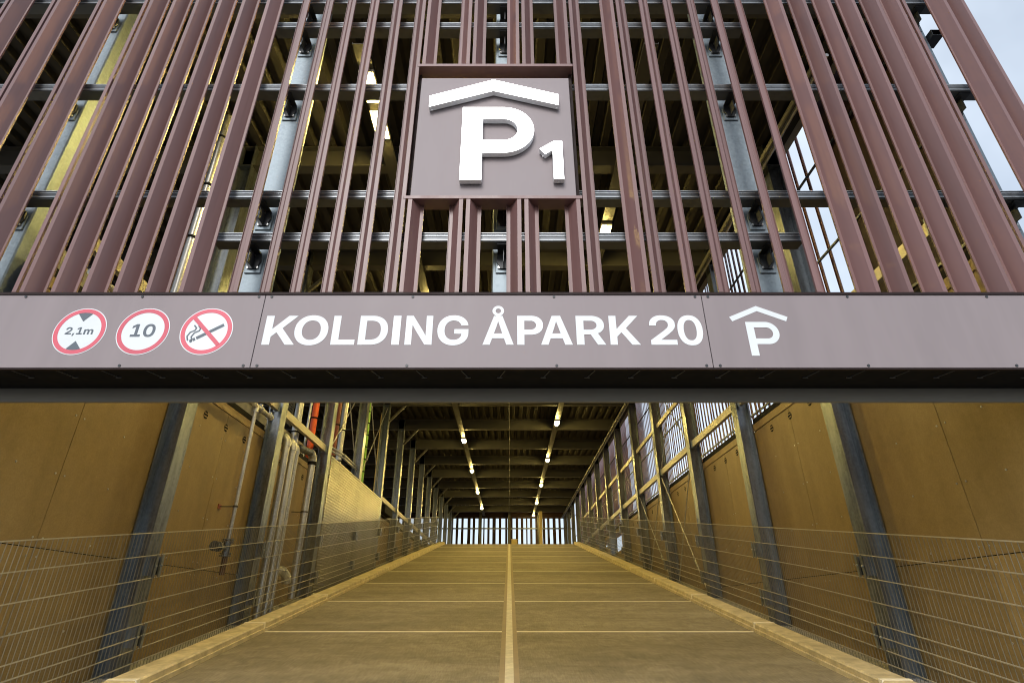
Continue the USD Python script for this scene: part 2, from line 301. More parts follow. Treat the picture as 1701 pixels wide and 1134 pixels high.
# facade posts
POSTS = [(-6.92, -6.70), (-5.07, -4.85), (-2.585, -2.36), (-0.168, 0.060), (2.375, 2.604), (4.93, 5.16)]
for a, b in POSTS:
    obj('facade_post', chamfer_box(a, b, 4.50, 4.74, 2.46, 10.6, 0.012), 'galv', garage)
obj('stub_tube', [bx(5.16, 5.29, 4.42, 4.60, 6.30, 6.305), bx(5.16, 5.29, 4.42, 4.60, 6.395, 6.40), bx(5.16, 5.165, 4.42, 4.60, 6.306, 6.394), bx(5.285, 5.29, 4.42, 4.60, 6.306, 6.394)], 'bracket', garage)
obj('floor_edge_beam', bx(-15.8, 5.2, 4.76, 4.86, DECK - 0.03, DECK + 0.34), 'steel_dark', garage)

# ------------------------------------------------------------------ lamella screen on the front
W, LIP, DEP, TH = 0.133, 0.034, 0.108, 0.004
def lamella(x, kind, z0, z1, y=D, W=W, DEP=DEP, LIP=LIP):
    """Z-profile upright: kind A has its front lip at x and runs back to the right, B is its mirror image."""
    s = 1 if kind == 'A' else -1
    pts = [(0, 0.022), (0, 0), (s * LIP, 0), (s * (W - LIP), DEP), (s * W, DEP), (s * W, DEP - 0.014)]
    poly = LineString(pts).buffer(TH / 2, cap_style=2, join_style=2)
    m = ext(poly, z1 - z0); m.apply_translation((x, y, z0)); return m
screen = thing('facade_screen', 'screen of reddish brown upright metal lamellas across the garage front', 'facade screen', loc=(0, D, 2.46))
ZB, ZT = 2.472, 9.6
kf = 0.82
A = [-5.151, -4.822, -4.494, -4.166, -3.828, -3.475, -1.158, -0.491, 0.175, 0.850, 1.525, 1.860, 2.208, 2.550, 2.898, 3.240]
B = [-5.189, -2.867, -2.525, -2.202, -1.867, -1.531, -1.196, -0.532, 0.133, 0.810, 1.483, 3.904, 4.249, 4.607, 4.955, 5.306, 5.60, 6.277, 6.53]
A += [-5.151 - 0.667 * k for k in range(1, 6)] + [5.64]; B += [-5.189 - 0.667 * k for k in range(1, 6)]
for kind, lst in (('A', A), ('B', B)):
    for x in sorted(lst):
        X = x * kf
        inside = (kind == 'A' and -1.3 < x < 0.3) or (kind == 'B' and -0.7 < x < 0.9)
        if inside:
            obj('lamella', lamella(X, kind, ZB, 3.490), 'lamella', screen); obj('lamella', lamella(X, kind, 5.364, ZT), 'lamella', screen)
        else:
            obj('lamella', lamella(X, kind, ZB, ZT), 'lamella', screen)
obj('sill_trim', bx(-7.2, 5.35, D + 0.004, D + 0.15, 2.455, 2.470), 'dark_brown', screen)
obj('sill_trim', bx(-7.2, 5.35, D - 0.008, D + 0.004, 2.4425, 2.466), 'dark_brown', screen)
def rail(name, x0, x1, z):
    r = obj(name, [bx(x0, x1, 4.28, 4.41, z - 0.062, z + 0.030)], 'rail', screen)
    obj('rail_lip', bx(x0 - 0.004, x1 + 0.004, 4.266, 4.28, z + 0.020, z + 0.027), 'rail_edge', r)
    obj('rail_lip', bx(x0, x1, 4.270, 4.28, z - 0.004, z + 0.003), 'rail_edge', r)
    obj('rail_lip', bx(x0, x1, 4.270, 4.28, z - 0.052, z - 0.046), 'rail_edge', r)
    return r
FULL = (3.74, 5.254, 6.77, 8.3); SHORT = (3.228, 6.314)
for z in FULL: rail('rail', -7.2, 5.28, z - 0.03)
for z in SHORT: rail('rail', -2.80, 2.78, z - 0.03)
for z in FULL + SHORT:
    for a, b in POSTS:
        if z in SHORT and (a < -2.7 or a > 2.6): continue
        xm = (a + b) / 2
        p = obj('bracket', [facing(Polygon([(xm - 0.035, z - 0.27), (xm + 0.035, z - 0.27), (xm + 0.07, z - 0.19), (xm + 0.06, z - 0.10), (xm - 0.06, z - 0.10), (xm - 0.07, z - 0.19)]), 4.484, 0.02),
                            bx(xm - 0.06, xm + 0.06, 4.30, 4.484, z - 0.106, z - 0.094), bx(xm - 0.004, xm + 0.004, 4.36, 4.484, z - 0.26, z - 0.106)], 'bracket', screen)
        obj('back_plate', chamfer_box(xm - 0.078, xm + 0.078, 4.484, 4.497, z - 0.31, z - 0.125, 0.004), 'galv', p)
        for dx in (-0.045, 0.045):
            obj('bolt', bolt((xm + dx, 4.484, z - 0.255), (0, -1, 0), 0.013, 0.018), 'bolt', p)
        obj('bolt', bolt((xm, 4.464, z - 0.12), (0, -1, 0), 0.013, 0.012), 'bolt', p)

# right-hand and rear lamella screens, seen from inside
side = thing('side_screen', 'brown lamella screen closing the right side of the ramp hall', 'facade screen', loc=(5.3, 20, 2.2))
def turn(m, x):      # a lamella drawn for the front, turned to face right at plane x
    v = m.vertices.copy(); m.vertices = np.c_[x - v[:, 1], v[:, 0], v[:, 2]]; return m
y = 4.95; n = 0
pat = ['A'] * 8 + ['B'] * 4 + ['AB', 'AB', 'B', 'B', 'B', 'B', 'B', 'A', 'A', 'A', 'A', 'B', 'B', 'B', 'AB', 'AB', 'B', 'B', 'B', 'B']
while y < 45.5:
    t = pat[n] if n < 12 else pat[12 + (n - 12) % (len(pat) - 12)]
    z0 = 2.2 if not 19 < y < 35 else 3.25
    if y < 7.15:
        obj('lamella', turn(lamella(y, 'A', z0, 10.4, y=0), 5.34), 'lamella', side); y += 0.262
    elif y < 9.2:
        obj('lamella', turn(lamella(y, 'B', z0, 10.4, y=0, W=0.09, DEP=0.035, LIP=0.03), 5.34), 'lamella', side); y += 0.33
    else:
        dense = (n // 9) % 2 == 1
        obj('lamella', turn(lamella(y, 'B', z0, 10.4, y=0, W=0.13, DEP=0.045, LIP=0.035), 5.34), 'lamella', side)
        y += 0.145 if dense else (0.225 if n % 5 else 0.165)
    n += 1
obj('backing_panel', bx(5.165, 5.18, 4.97, 7.08, 2.3, 10.4), 'dark_brown', side)
for z in (3.74, 5.25, 6.77): obj('rail', bx(5.14, 5.17, 4.8, 46, z - 0.035, z), 'rail', side)
rear = thing('rear_screen', 'upright brown lamellas with daylight between them at the far end of the hall', 'facade screen', loc=(0, 46.2, FLOOR))
x = -14.5; n = 0
while x < 5.2:
    w = (0.20, 0.20, 0.26, 0.20, 0.20, 0.12, 0.20, 0.30)[n % 8]
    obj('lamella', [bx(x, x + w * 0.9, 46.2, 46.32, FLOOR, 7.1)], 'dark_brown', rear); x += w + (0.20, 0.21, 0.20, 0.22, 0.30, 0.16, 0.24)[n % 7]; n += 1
for z in (5.88,): obj('rail', bx(-15, 5.2, 46.08, 46.16, z, z + 0.10), 'rail', rear)
for x in (-6.75, -4.6, -2.3, 0.0, 2.35, 4.5): obj('post', bx(x - 0.11, x + 0.11, 45.9, 46.06, FLOOR, 7.2), 'steel_dark', rear)
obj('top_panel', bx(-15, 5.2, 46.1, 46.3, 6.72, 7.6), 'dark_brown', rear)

# ------------------------------------------------------------------ side walls of the hall
def wall(s, label, ztop, zseam, vent_z, openings=()):
    w = thing('panel_wall', label, 'wall', loc=(s * XW, 20, -1.2))
    ys = [COLY[0] - BAY] + [y for y in COLY if y < 36]
    for i, (a, b) in enumerate(zip(ys, ys[1:])):
        a_ = a; mid0 = (a + b) / 2; a = max(a, 4.62)
        if rz(a) > ztop - 0.1: break
        mid = mid0
        for (p, q) in ((a + 0.004, mid - 0.004), (mid + 0.004, b - 0.004)):
            x0, x1 = sorted((s * XW, s * (XW + 0.018)))
            zl = min(rz(p) - 0.3, zseam - 0.2)
            if zseam > rz(a) - 0.2:
                lo = obj('wall_panel', bx(x0, x1, p, q, zl, zseam - 0.005), 'wall_panel', w)
                if i < 5:
                    obj('screws', [bolt((s * XW, yy, zz), (-s, 0, 0), 0.011, 0.006) for yy in (p + 0.06, (p + q) / 2, q - 0.06) for zz in (zseam - 0.08, zseam - 0.75)], 'bolt', lo, kind='stuff')
            zb_ = max(zseam + 0.005, rz(p) - 0.4)
            if i in openings:
                up = obj('wall_panel', [bx(x0, x1, p, q, zb_, max(2.28, rz(b) + 0.12)), bx(x0, x1, p, p + 0.16, max(2.28, rz(b) + 0.12), ztop), bx(x0, x1, q - 0.16, q, max(2.28, rz(b) + 0.12), ztop)], 'wall_panel', w)
            else:
                up = obj('wall_panel', bx(x0, x1, p, q, zb_, ztop), 'wall_panel', w)
            if i < 5:
                obj('screws', [bolt((s * XW, yy, zz), (-s, 0, 0), 0.011, 0.006) for yy in (p + 0.06, (p + q) / 2, q - 0.06) for zz in np.arange(zseam + 0.09, ztop - 0.1, 0.62)], 'bolt', up, kind='stuff')
        if i not in openings:
            obj('liner', bx(*sorted((s * (XW + 0.019), s * (XW + 0.03))), a + 0.05, b - 0.05, min(rz(a) - 0.3, zseam - 0.3), ztop - 0.02), 'black', w)
        for fr in (0.28, 0.5, 0.73):
            yc = a_ + (b - a_) * fr
            if i < 6 and i > 0 and i not in openings:
                vent = [trimesh.creation.cylinder(0.062, segment=((s * (XW + 0.001), yc, vent_z), (s * (XW - 0.003), yc, vent_z)), sections=18)]
                vv = obj('vent', vent, 'black', w)
                for dz in (-0.024, 0.024): obj('louvre', bx(*sorted((s * (XW - 0.003), s * (XW - 0.008))), yc - 0.05, yc + 0.05, vent_z + dz - 0.007, vent_z + dz + 0.007), 'wall_panel', vv)
        obj('top_channel', bx(*sorted((s * (XW - 0.015), s * (XW + 0.05))), (a + 0.13 if i else a), b - 0.13, ztop + 0.004, ztop + 0.13), 'wall_panel', w)
        obj('edge_beam', bx(*sorted((s * (XW + 0.0), s * (XW + 0.12))), (a + 0.13 if i else a), b - 0.13, ztop + 0.145, ztop + 0.24), 'black', w)
    return w
wr = wall(1, 'right-hand hall wall of tan boards between the columns, with small openings high up the ramp', 3.06, 0.485, 2.92, openings=(6, 7, 8))
wl = wall(-1, 'left-hand hall wall of tan boards behind the pipes', 2.94, 0.565, 2.71)
# guard rails between the columns
for s, z, rl in ((1, 3.67, 'right'), (-1, 3.56, 'left')):
    r = thing('guard_rail', 'steel channel rail between the columns above the %s wall' % ('right-hand' if s > 0 else 'left-hand'), 'railing', loc=(s * 4.5, 20, z))
    ys = [4.62] + [y for y in COLY if y < 36]
    for i, (a, b) in enumerate(zip(ys, ys[1:])):
        if s < 0 and 2 < i < 5: continue
        b_ = obj('rail_bar', [bx(*sorted((s * 4.46, s * 4.50)), a + 0.14, b - 0.14, z - 0.075, z + 0.075), bx(*sorted((s * 4.50, s * 4.54)), a + 0.14, b - 0.14, z + 0.055, z + 0.075), bx(*sorted((s * 4.50, s * 4.54)), a + 0.14, b - 0.14, z - 0.075, z - 0.055)], 'wire', r)
        obj('end_plate', [bx(*sorted((s * 4.43, s * 4.56)), a + 0.127, a + 0.139, z - 0.10, z + 0.10)], 'galv', b_); obj('end_plate', [bx(*sorted((s * 4.43, s * 4.56)), b - 0.139, b - 0.127, z - 0.10, z + 0.10)], 'galv', b_)
    if s > 0:
        for a, b in list(zip(ys, ys[1:]))[3:]:
            obj('rail_bar', bx(4.48, 4.54, a + 0.14, b - 0.14, 5.0, 5.12), 'wire', r)

# tension rods
def rods(label, s, i, z0, z1):
    a, b = COLY[i] + 0.13, COLY[i + 1] - 0.13
    t = thing('tension_rod', label, 'brace', loc=(s * 4.45, a, z0))
    obj('rod', tube([(s * 4.45, a, z0), (s * 4.45, b, z1)], 0.014, 8), 'pipe', t); obj('rod', tube([(s * 4.49, a, z1), (s * 4.49, b, z0)], 0.014, 8), 'pipe', t)
    obj('turnbuckle', tube([(s * 4.45, a + (b - a) * 0.2, z0 + (z1 - z0) * 0.2), (s * 4.45, a + (b - a) * 0.26, z0 + (z1 - z0) * 0.26)], 0.03, 8), 'bolt', t)
rods('crossed thin steel rods in front of the third tan wall bay on the right', 1, 2, rz(COLY[2]), 3.5)
rods('crossed thin steel rods in front of the fourth tan wall bay on the right', 1, 3, rz(COLY[3]), 3.5)
rods('crossed rods high on the right, before the daylight slats', 1, 2, 3.8, 6.7)
rods('crossed rods high on the left above the patterned metal sheet', -1, 3, 3.6, 6.7)
rods('crossed rods on the left over the far end of the patterned sheet', -1, 2, 3.6, 6.7)

# patterned metal sheet on the left
ps = thing('patterned_sheet', 'shiny dimpled metal sheet fixed across the left-hand columns', 'metal sheet', loc=(-4.37, 16.4, rz(13.5)))
for a, b in ((13.52, 16.385), (16.395, 19.26)):
    m = bx(-4.387, -4.380, a, b, 0, 1); v = m.vertices.copy(); v[:, 2] = np.where(v[:, 2] < 0.5, rz(v[:, 1]) - 0.05, 3.42); m.vertices = v
    obj('sheet', m, 'perforated', ps)
obj('edge_trim', bx(-4.392, -4.372, 13.52, 19.26, 3.421, 3.45), 'wire', ps)
obj('screws', [bolt((-4.380, yy, zz), (1, 0, 0), 0.012, 0.006) for yy in (13.6, 16.33, 16.45, 19.2) for zz in (1.6, 2.2, 2.8, 3.3)], 'bolt', ps, kind='stuff')
single('cable_box', [chamfer_box(-4.62, -4.40, 20.2, 21.6, 3.15, 3.42, 0.01)], 'black', 'low black box on the wall top just past the dimpled sheet', 'box')

# ------------------------------------------------------------------ pipes and cables on the left wall
def pipe_thing(name, label, loc, cat='pipe'): return thing(name, label, cat, loc=loc)
xp = -4.40
p = pipe_thing('drain_pipe', 'slim bright pipe with a flanged valve at its foot, before the second left column', (xp, 9.1, 0.3))
obj('riser', tube([(xp, 9.15, 1.02), (xp, 9.15, 3.17)], 0.030, 14), 'pipe', p, smooth=40)
obj('tee', [tube([(xp, 8.8, 3.21), (xp, 9.75, 3.21)], 0.045, 14), tube([(xp, 9.15, 3.10), (xp, 9.15, 3.2)], 0.045, 14)], 'pipe', p)
obj('feed_pipe', tube([(xp, 4.9, 3.21), (xp, 8.8, 3.21)], 0.036, 12), 'pipe', p, smooth=40)
for yy in (8.8, 9.32, 9.75): obj('coupling', [trimesh.creation.cylinder(0.062, segment=((xp, yy - 0.03, 3.21), (xp, yy + 0.03, 3.21)), sections=14), bx(xp - 0.02, xp + 0.02, yy - 0.025, yy + 0.025, 3.26, 3.30)], 'pipe', p)
cl = obj('pipe_clip', [trimesh.creation.cylinder(0.04, segment=((xp, 9.15, 1.50), (xp, 9.15, 1.53)), sections=12), tube([(xp, 9.15, 1.515), (XW * -1, 9.15, 1.515)], 0.008, 6)], 'steel_dark', p)
obj('wall_plate', bx(-XW, -XW + 0.012, 9.10, 9.20, 1.48, 1.55), 'red_pipe', cl)
v = obj('valve', [trimesh.creation.cylinder(0.085, segment=((xp, 9.15, zz), (xp, 9.15, zz + 0.018)), sections=14) for zz in (1.0, 0.965, 0.80, 0.765)] + [trimesh.creation.cylinder(0.055, segment=((xp, 9.15, 0.78), (xp, 9.15, 0.98)), sections=12)], 'galv_dark', p)
obj('side_branch', [tube([(xp, 9.15, 0.88), (xp, 8.75, 0.88)], 0.03, 10), trimesh.creation.cylinder(0.075, segment=((xp, 8.86, 0.88), (xp, 8.88, 0.88)), sections=12), trimesh.creation.cylinder(0.075, segment=((xp, 8.74, 0.88), (xp, 8.76, 0.88)), sections=12)], 'galv_dark', v)
for k2 in range(6):
    t = k2 * math.pi / 3; obj('stud', bolt((xp + 0.068 * math.cos(t), 9.15 + 0.068 * math.sin(t), 0.955), (0, 0, 1), 0.009, 0.08), 'bolt', v)
obj('hose_tail', tube([(xp, 9.15, 0.76), (xp, 9.16, 0.50)], 0.042, 12), 'rust', p)
for q_, (yy, xx) in enumerate(((10.80, -4.43), (11.13, -4.43), (11.42, -4.45))):
    p = pipe_thing('downpipe', ['thick grey downpipe with elbow, nearest the second left column', 'middle grey downpipe of the three beside the second left column', 'grey downpipe furthest from the second left column, partly hidden'][q_], (xx, yy, rz(yy)))
    r = 0.066 if q_ < 2 else 0.05
    obj('riser', tube([(xx, yy, rz(yy) - 0.1), (xx, yy, 3.02)], r, 14), 'pipe', p, smooth=40)
    e, end = arc_pipe((xx, yy, 3.02), (0, 0, 1), (-1, 0, 0), 0.14, r * 1.12, 8, 14)
    obj('elbow', e, 'pipe', p, smooth=50)
    obj('collar', trimesh.creation.cylinder(r * 1.25, segment=((xx, yy, 2.95), (xx, yy, 3.03)), sections=14), 'pipe', p, smooth=50)
    obj('stub', tube([end, (-5.3, yy, end[2])], r, 12), 'pipe', p)
yy, xx = 12.28, -4.40
p = pipe_thing('drain_pipe', 'pale pipe with an elbow at its top, against the third left column', (xx, yy, rz(yy)))
obj('riser', tube([(xx, yy, rz(yy) + 0.1), (xx, yy, 3.0)], 0.075, 16), 'pipe', p, smooth=40)
e, end = arc_pipe((xx, yy, 3.0), (0, 0, 1), (0, -1, 0), 0.16, 0.085, 8, 16); obj('elbow', e, 'pipe', p, smooth=50)
obj('collar', trimesh.creation.cylinder(0.093, segment=((xx, yy, 2.93), (xx, yy, 3.0)), sections=16), 'black', p)
obj('stub', tube([end, (xx - 0.12, yy - 0.62, end[2])], 0.075, 14), 'galv_dark', p)
cl = obj('pipe_clip', [trimesh.creation.cylinder(0.083, segment=((xx, yy, 1.9), (xx, yy, 1.93)), sections=14), tube([(xx, yy, 1.915), (-XW, yy - 0.05, 1.915)], 0.008, 6)], 'steel_dark', p)
e, end = arc_pipe((xx, yy, rz(yy) + 0.1), (0, 0, -1), (0, -1, 0), 0.2, 0.1, 8, 16)
p = pipe_thing('flexible_duct', 'short ribbed elbow pipe low on the left wall behind the fence', (xx, 11.75, 0.5))
pts = [(-4.62, 11.55, 0.66), (-4.50, 11.58, 0.72), (-4.42, 11.66, 0.71), (-4.38, 11.78, 0.62), (-4.38, 11.82, 0.50)]
obj('bend', tube(pts, 0.085, 14), 'pipe', p, smooth=50)
for q_ in pts[1:-1]:
    s_ = trimesh.creation.torus(0.085, 0.012, 14, 6); s_.apply_translation(q_); obj('rib', s_, 'pipe', p)
# things rising above the wall on the left
def riser(name, label, cat, x, y, z0, z1, r, material, bands=0):
    t = thing(name, label, cat, loc=(x, y, z0)); obj('run', tube([(x, y, z0), (x, y, z1)], r, 12), material, t, smooth=40)
    for b_ in range(bands):
        zz = z0 + (b_ + 0.5) * (z1 - z0) / bands; obj('clip', [trimesh.creation.cylinder(r * 1.25, segment=((x, y, zz), (x, y, zz + 0.03)), sections=12), bar((x - 0.1, y, zz + 0.015), (x + 0.1, y, zz + 0.015), 0.015)], 'black', t)
riser('riser_pipe', 'silver riser close behind the lamellas on the left, above the first tan wall bay', 'pipe', -4.42, 6.3, 3.25, 7.0, 0.06, 'pipe', 4)
riser('conduit', 'bright orange conduit with black clips beside the third left column', 'conduit', -4.72, 12.86, 3.1, 7.0, 0.075, 'orange', 9)
riser('riser_pipe', 'pale vertical riser above the three grey downpipes', 'pipe', -4.72, 11.85, 3.15, 7.0, 0.085, 'pipe', 5)
riser('riser_pipe', 'thin grey riser next to the orange conduit', 'pipe', -4.68, 12.4, 3.15, 7.0, 0.028, 'pipe', 4)
riser('riser_pipe', 'dark red riser behind the crossed rods on the left', 'pipe', -4.9, 15.2, 3.4, 7.0, 0.06, 'red_pipe', 4)
riser('riser_pipe', 'silvery lagged riser beside the dark red one', 'pipe', -4.9, 15.75, 3.4, 7.0, 0.085, 'pipe', 4)
riser('conduit', 'green conduit with black clips by the left column above the dimpled sheet', 'conduit', -4.72, 17.75, 3.4, 7.0, 0.08, 'green', 9)
for q_, yy in enumerate((16.0, 18.5, 20.9)):
    t = thing('cable_ladder', ['upright cable ladder behind the silvery riser', 'upright cable ladder just past the green conduit', 'upright cable ladder furthest up the left side'][q_], 'cable ladder', loc=(-5.0, yy, 3.5))
    for dy in (-0.16, 0.16): obj('side_bar', bx(-5.02, -4.98, yy + dy - 0.012, yy + dy + 0.012, 3.5, 7.0), 'yellow_paint', t)
    for zz in np.arange(3.7, 7.0, 0.34): obj('rung', bx(-5.01, -4.99, yy - 0.16, yy + 0.16, zz, zz + 0.03), 'yellow_paint', t)
p = pipe_thing('bent_pipe', 'pair of thin pipes bending down over the dimpled sheet', (-4.6, 16.3, 3.4))
for dz in (0, 0.09):
    obj('run', tube([(-4.9, 14.7, 3.95 + dz), (-4.55, 15.1, 3.78 + dz), (-4.55, 16.5 + dz, 3.78 + dz), (-4.55, 16.6 + dz, 3.68 + dz), (-4.55, 16.62 + dz, 3.3)], 0.03, 10), 'pipe', p)
nets = thing('wire_net', 'dark wire net screen above the left wall between second and third columns', 'net', loc=(-4.78, 11.2, 3.6))
fr = obj('frame', [bx(-4.80, -4.77, 10.5, 10.53, 3.62, 6.8), bx(-4.80, -4.77, 11.65, 11.68, 3.62, 6.8)], 'steel_dark', nets)
obj('net_wires', [bar((-4.785, 10.53, z), (-4.785, 11.65, z), 0.008) for z in np.arange(3.65, 6.8, 0.06)] + [bar((-4.785, y, 3.62), (-4.785, y, 6.8), 0.008) for y in np.arange(10.55, 11.65, 0.06)], 'steel_dark', nets, kind='stuff')

# ------------------------------------------------------------------ mesh fences along both kerbs
OFF = [0.0, 0.26, 0.52, 0.78, 1.02, 1.15, 1.28, 1.42]; FH = 1.54
for s in (-1, 1):
    f = thing('mesh_fence', 'welded wire mesh fence along the %s kerb of the ramp' % ('right-hand' if s > 0 else 'left-hand'), 'fence', loc=(s * 4.17, 15, rz(15)))
    ys = [COLY[0] - 2 * BAY + 1.0, COLY[0] - BAY] + [y for y in COLY if y < 34.8]
    for a, b in zip(ys, ys[1:]):
        a0, b0 = a + 0.012, b - 0.012; X = s * 4.30
        up = []
        for y in np.arange(a0 + 0.02, b0, 0.062):
            z = rz(y); up.append(bx(X - 0.0022, X + 0.0022, y - 0.0022, y + 0.0022, z - 0.12, z + FH))
        pan = obj('mesh_panel', up, 'thin_wire', f, kind='stuff')
        for o in OFF:
            ww = 0.010 if o else 0.011
            obj('cross_wire', [bar((X - s * 0.006, a0, rz(a0) + FH - o), (X - s * 0.006, b0, rz(b0) + FH - o), ww, ww)], 'wire', pan)
        for (o0, o1) in ((0.26, 0.52), (1.02, 1.28)):
            for dy in (-0.055, 0.055):
                yy = b + dy; zz = rz(yy) + FH
                c = obj('clamp', [bx(*sorted((X - s * 0.016, X - s * 0.010)), yy - 0.024, yy + 0.024, zz - o1 - 0.005, zz - o0 - 0.004), bx(*sorted((X + s * 0.004, s * XC)), yy - 0.02, yy + 0.02, zz - o1 + 0.02, zz - o0 - 0.03)], 'galv_dark', f)
                obj('bolt', bolt((X - s * 0.016, yy, zz - (o0 + o1) / 2), (-s, 0, 0), 0.012, 0.014), 'bolt', c)

# ------------------------------------------------------------------ lamps under the roof
for s, xs, lab in ((-1, -2.0, 'left'), (1, 1.90, 'right')):
    t = thing('lighting_track', 'flat %s-hand lighting track running along under the roof beams' % lab, 'lighting track', loc=(xs, 25, BEAM_B))
    obj('tray', [bx(xs - 0.10, xs + 0.10, 4.9, 45.5, BEAM_B - 0.035, BEAM_B - 0.025), bx(xs - 0.10, xs - 0.094, 4.9, 45.5, BEAM_B - 0.025, BEAM_B - 0.004), bx(xs + 0.094, xs + 0.10, 4.9, 45.5, BEAM_B - 0.025, BEAM_B - 0.004)], 'steel_dark', t)
order = ['nearest', 'second', 'third', 'fourth', 'fifth', 'sixth', 'seventh', 'eighth', 'ninth']
def lamp(x, y, label):
    t = thing('batten_lamp', label, 'lamp', loc=(x, y, BEAM_B - 0.1), group='lamps under the lighting tracks')
    z = BEAM_B - 0.036
    obj('housing', chamfer_box(x - 0.11, x + 0.11, y - 0.27, y + 0.27, z - 0.05, z, 0.01), 'lamp_body', t)
    hull = [(x + 0.075 * math.cos(a_), y + ly, z - 0.051 - 0.075 * math.sin(a_)) for a_ in np.linspace(0, math.pi, 9) for ly in (-0.15, 0.15)] + [(x + 0.04 * c_, y + ly, z - 0.051 - dz_) for c_ in (-1, 1) for ly in (-0.21, 0.21) for dz_ in (0, 0.03)]
    obj('lens', trimesh.convex.convex_hull(np.array(hull)), 'lamp_lit', t)
lamp(-2.0, 5.55, 'lit lamp nearest the front on the left track, seen through the lamellas'); lamp(-2.0, 6.25, 'lit lamp second from the front on the left track, seen through the lamellas')
for i, y in enumerate((12.0, 17.8, 23.8, 29.6, 35.5, 41.5)): lamp(-2.0, y, 'lit lamp on the left track, %s from the entrance inside the hall' % order[i])
for i, y in enumerate((8.95, 15.2, 21.3, 27.3, 33.3, 39.3, 44.8)):
    lamp(1.90, y, 'lit lamp on the right track behind the lamellas' if i == 0 else 'lit lamp on the right track, %s from the entrance inside the hall' % order[i - 1])
# services along the right eave
t = thing('eave_cable', 'bundle of dark pipes running along the right eave', 'pipe', loc=(4.2, 25, BEAM_B - 0.1))
for i, (dx, dz) in enumerate(((0, 0), (0.09, 0.02), (0.03, 0.09))):
    obj('run', tube([(4.18 + dx, 5.0, BEAM_B - 0.14 + dz), (4.18 + dx, 45.8, BEAM_B - 0.14 + dz)], 0.03, 8), 'pipe' if i == 1 else 'steel_dark', t)

# ------------------------------------------------------------------ fascia with its lettering
fa = thing('fascia_sign', 'long mauve fascia over the entrance lettered with the car park name', 'sign', loc=(0, D, 1.76))
SEAM = [-7.2, -2.092, 1.648, 5.345]
for a, b in zip(SEAM, SEAM[1:]):
    pn = obj('panel', chamfer_box(a + 0.003, b - 0.003, D, D + 0.014, 1.764, 2.442, 0.002), 'fascia', fa)
    n = max(3, int(round((b - a) / 0.9)))
    for z in (1.782, 2.425):
        for xx in np.linspace(a + 0.055, b - 0.055, n):
            obj('screw', bolt((xx, D, z), (0, -1, 0), 0.012, 0.006), 'bracket', pn)
obj('bottom_trim', bx(-7.2, 5.35, D + 0.001, D + 0.03, 1.750, 1.7605), 'dark_brown', fa)
YF = D - 0.0006
LET = [('K', -2.04, -1.772), ('O', -1.787, -1.508), ('L', -1.473, -1.277), ('D', -1.25, -1.010), ('I', -0.972, -0.908), ('N', -0.863, -0.640), ('G', -0.598, -0.340), ('Å', -0.221, 0.036), ('P', 0.066, 0.282), ('A', 0.262, 0.523), ('R', 0.557, 0.798), ('K', 0.834, 1.082), ('2', 1.168, 1.386), ('0', 1.402, 1.610)]
for ch, a, b in LET:
    z0, z1 = (1.968, 2.238)
    if ch in 'OG0': z0, z1 = 1.963, 2.243
    if ch == '2': z1 = 2.243
    if ch == 'Å':
        AA = fit(glyph('A'), a, b, z0, z1); rg = Point(-0.093, 2.285).buffer(0.049, 24).difference(Point(-0.093, 2.285).buffer(0.023, 24)); sh = unary_union([AA, rg])
    elif ch == 'I': sh = sbox(a, z0, b, z1)
    else: sh = fit(glyph(ch), a, b, z0, z1)
    obj('letter', facing(sh, YF, 0.0015), 'white_vinyl', fa)
def disc(cx, name, cz=2.093, R=0.217):
    d = obj(name, facing(Point(cx, cz).buffer(R, 40), YF, 0.0010), 'white_vinyl', fa)
    obj('red_ring', facing(Point(cx, cz).buffer(R - 0.008, 40).difference(Point(cx, cz).buffer(R - 0.043, 40)), YF - 0.0016, 0.0010), 'red_vinyl', d)
    return d
cz = 2.093
d = disc(-3.574, 'height_limit_disc'); c0 = Point(-3.574, cz).buffer(0.172, 40)
obj('arrow', facing(Polygon([(-3.67, 2.30), (-3.477, 2.30), (-3.574, 2.184)]).intersection(c0), YF - 0.0016, 0.001), 'slate_vinyl', d)
obj('arrow', facing(Polygon([(-3.67, 1.886), (-3.477, 1.886), (-3.574, 2.002)]).intersection(c0), YF - 0.0016, 0.001), 'slate_vinyl', d)
obj('figures', facing(fit(glyph('2,1m'), -3.689, -3.459, 2.05, 2.130), YF - 0.0016, 0.001), 'slate_vinyl', d)
d = disc(-3.046, 'speed_limit_disc')
obj('figures', facing(fit(glyph('10'), -3.143, -2.946, 2.040, 2.160), YF - 0.0016, 0.001), 'slate_vinyl', d)
d = disc(-2.519, 'no_smoking_disc'); c0 = Point(-2.519, cz).buffer(0.176, 40)
cig = lambda a, b, w: LineString([a, b]).buffer(w, cap_style=2)
P0, P1 = np.array([-2.640, 1.995]), np.array([-2.385, 2.152]); dirn = (P1 - P0) / np.linalg.norm(P1 - P0)
obj('cigarette', facing(unary_union([cig(P0 + dirn * 0.062, P1, 0.0135), cig(P0 + dirn * 0.033, P0 + dirn * 0.052, 0.0135), cig(P0 + dirn * 0.004, P0 + dirn * 0.022, 0.0135)]), YF - 0.0016, 0.001), 'slate_vinyl', d)
sm = []
for dx, dz in ((0, 0), (0.036, -0.004)):
    sm.append(LineString([(-2.655 + dx, 2.010 + dz), (-2.668 + dx, 2.045 + dz), (-2.650 + dx, 2.082 + dz), (-2.615 + dx, 2.100 + dz), (-2.608 + dx, 2.122 + dz), (-2.628 + dx, 2.145 + dz)]).buffer(0.006))
obj('smoke', facing(unary_union(sm), YF - 0.0016, 0.001), 'slate_vinyl', d)
obj('red_bar', facing(cig((-2.66, 2.234), (-2.378, 1.952), 0.0165).intersection(c0), YF - 0.0028, 0.001), 'red_vinyl', d)
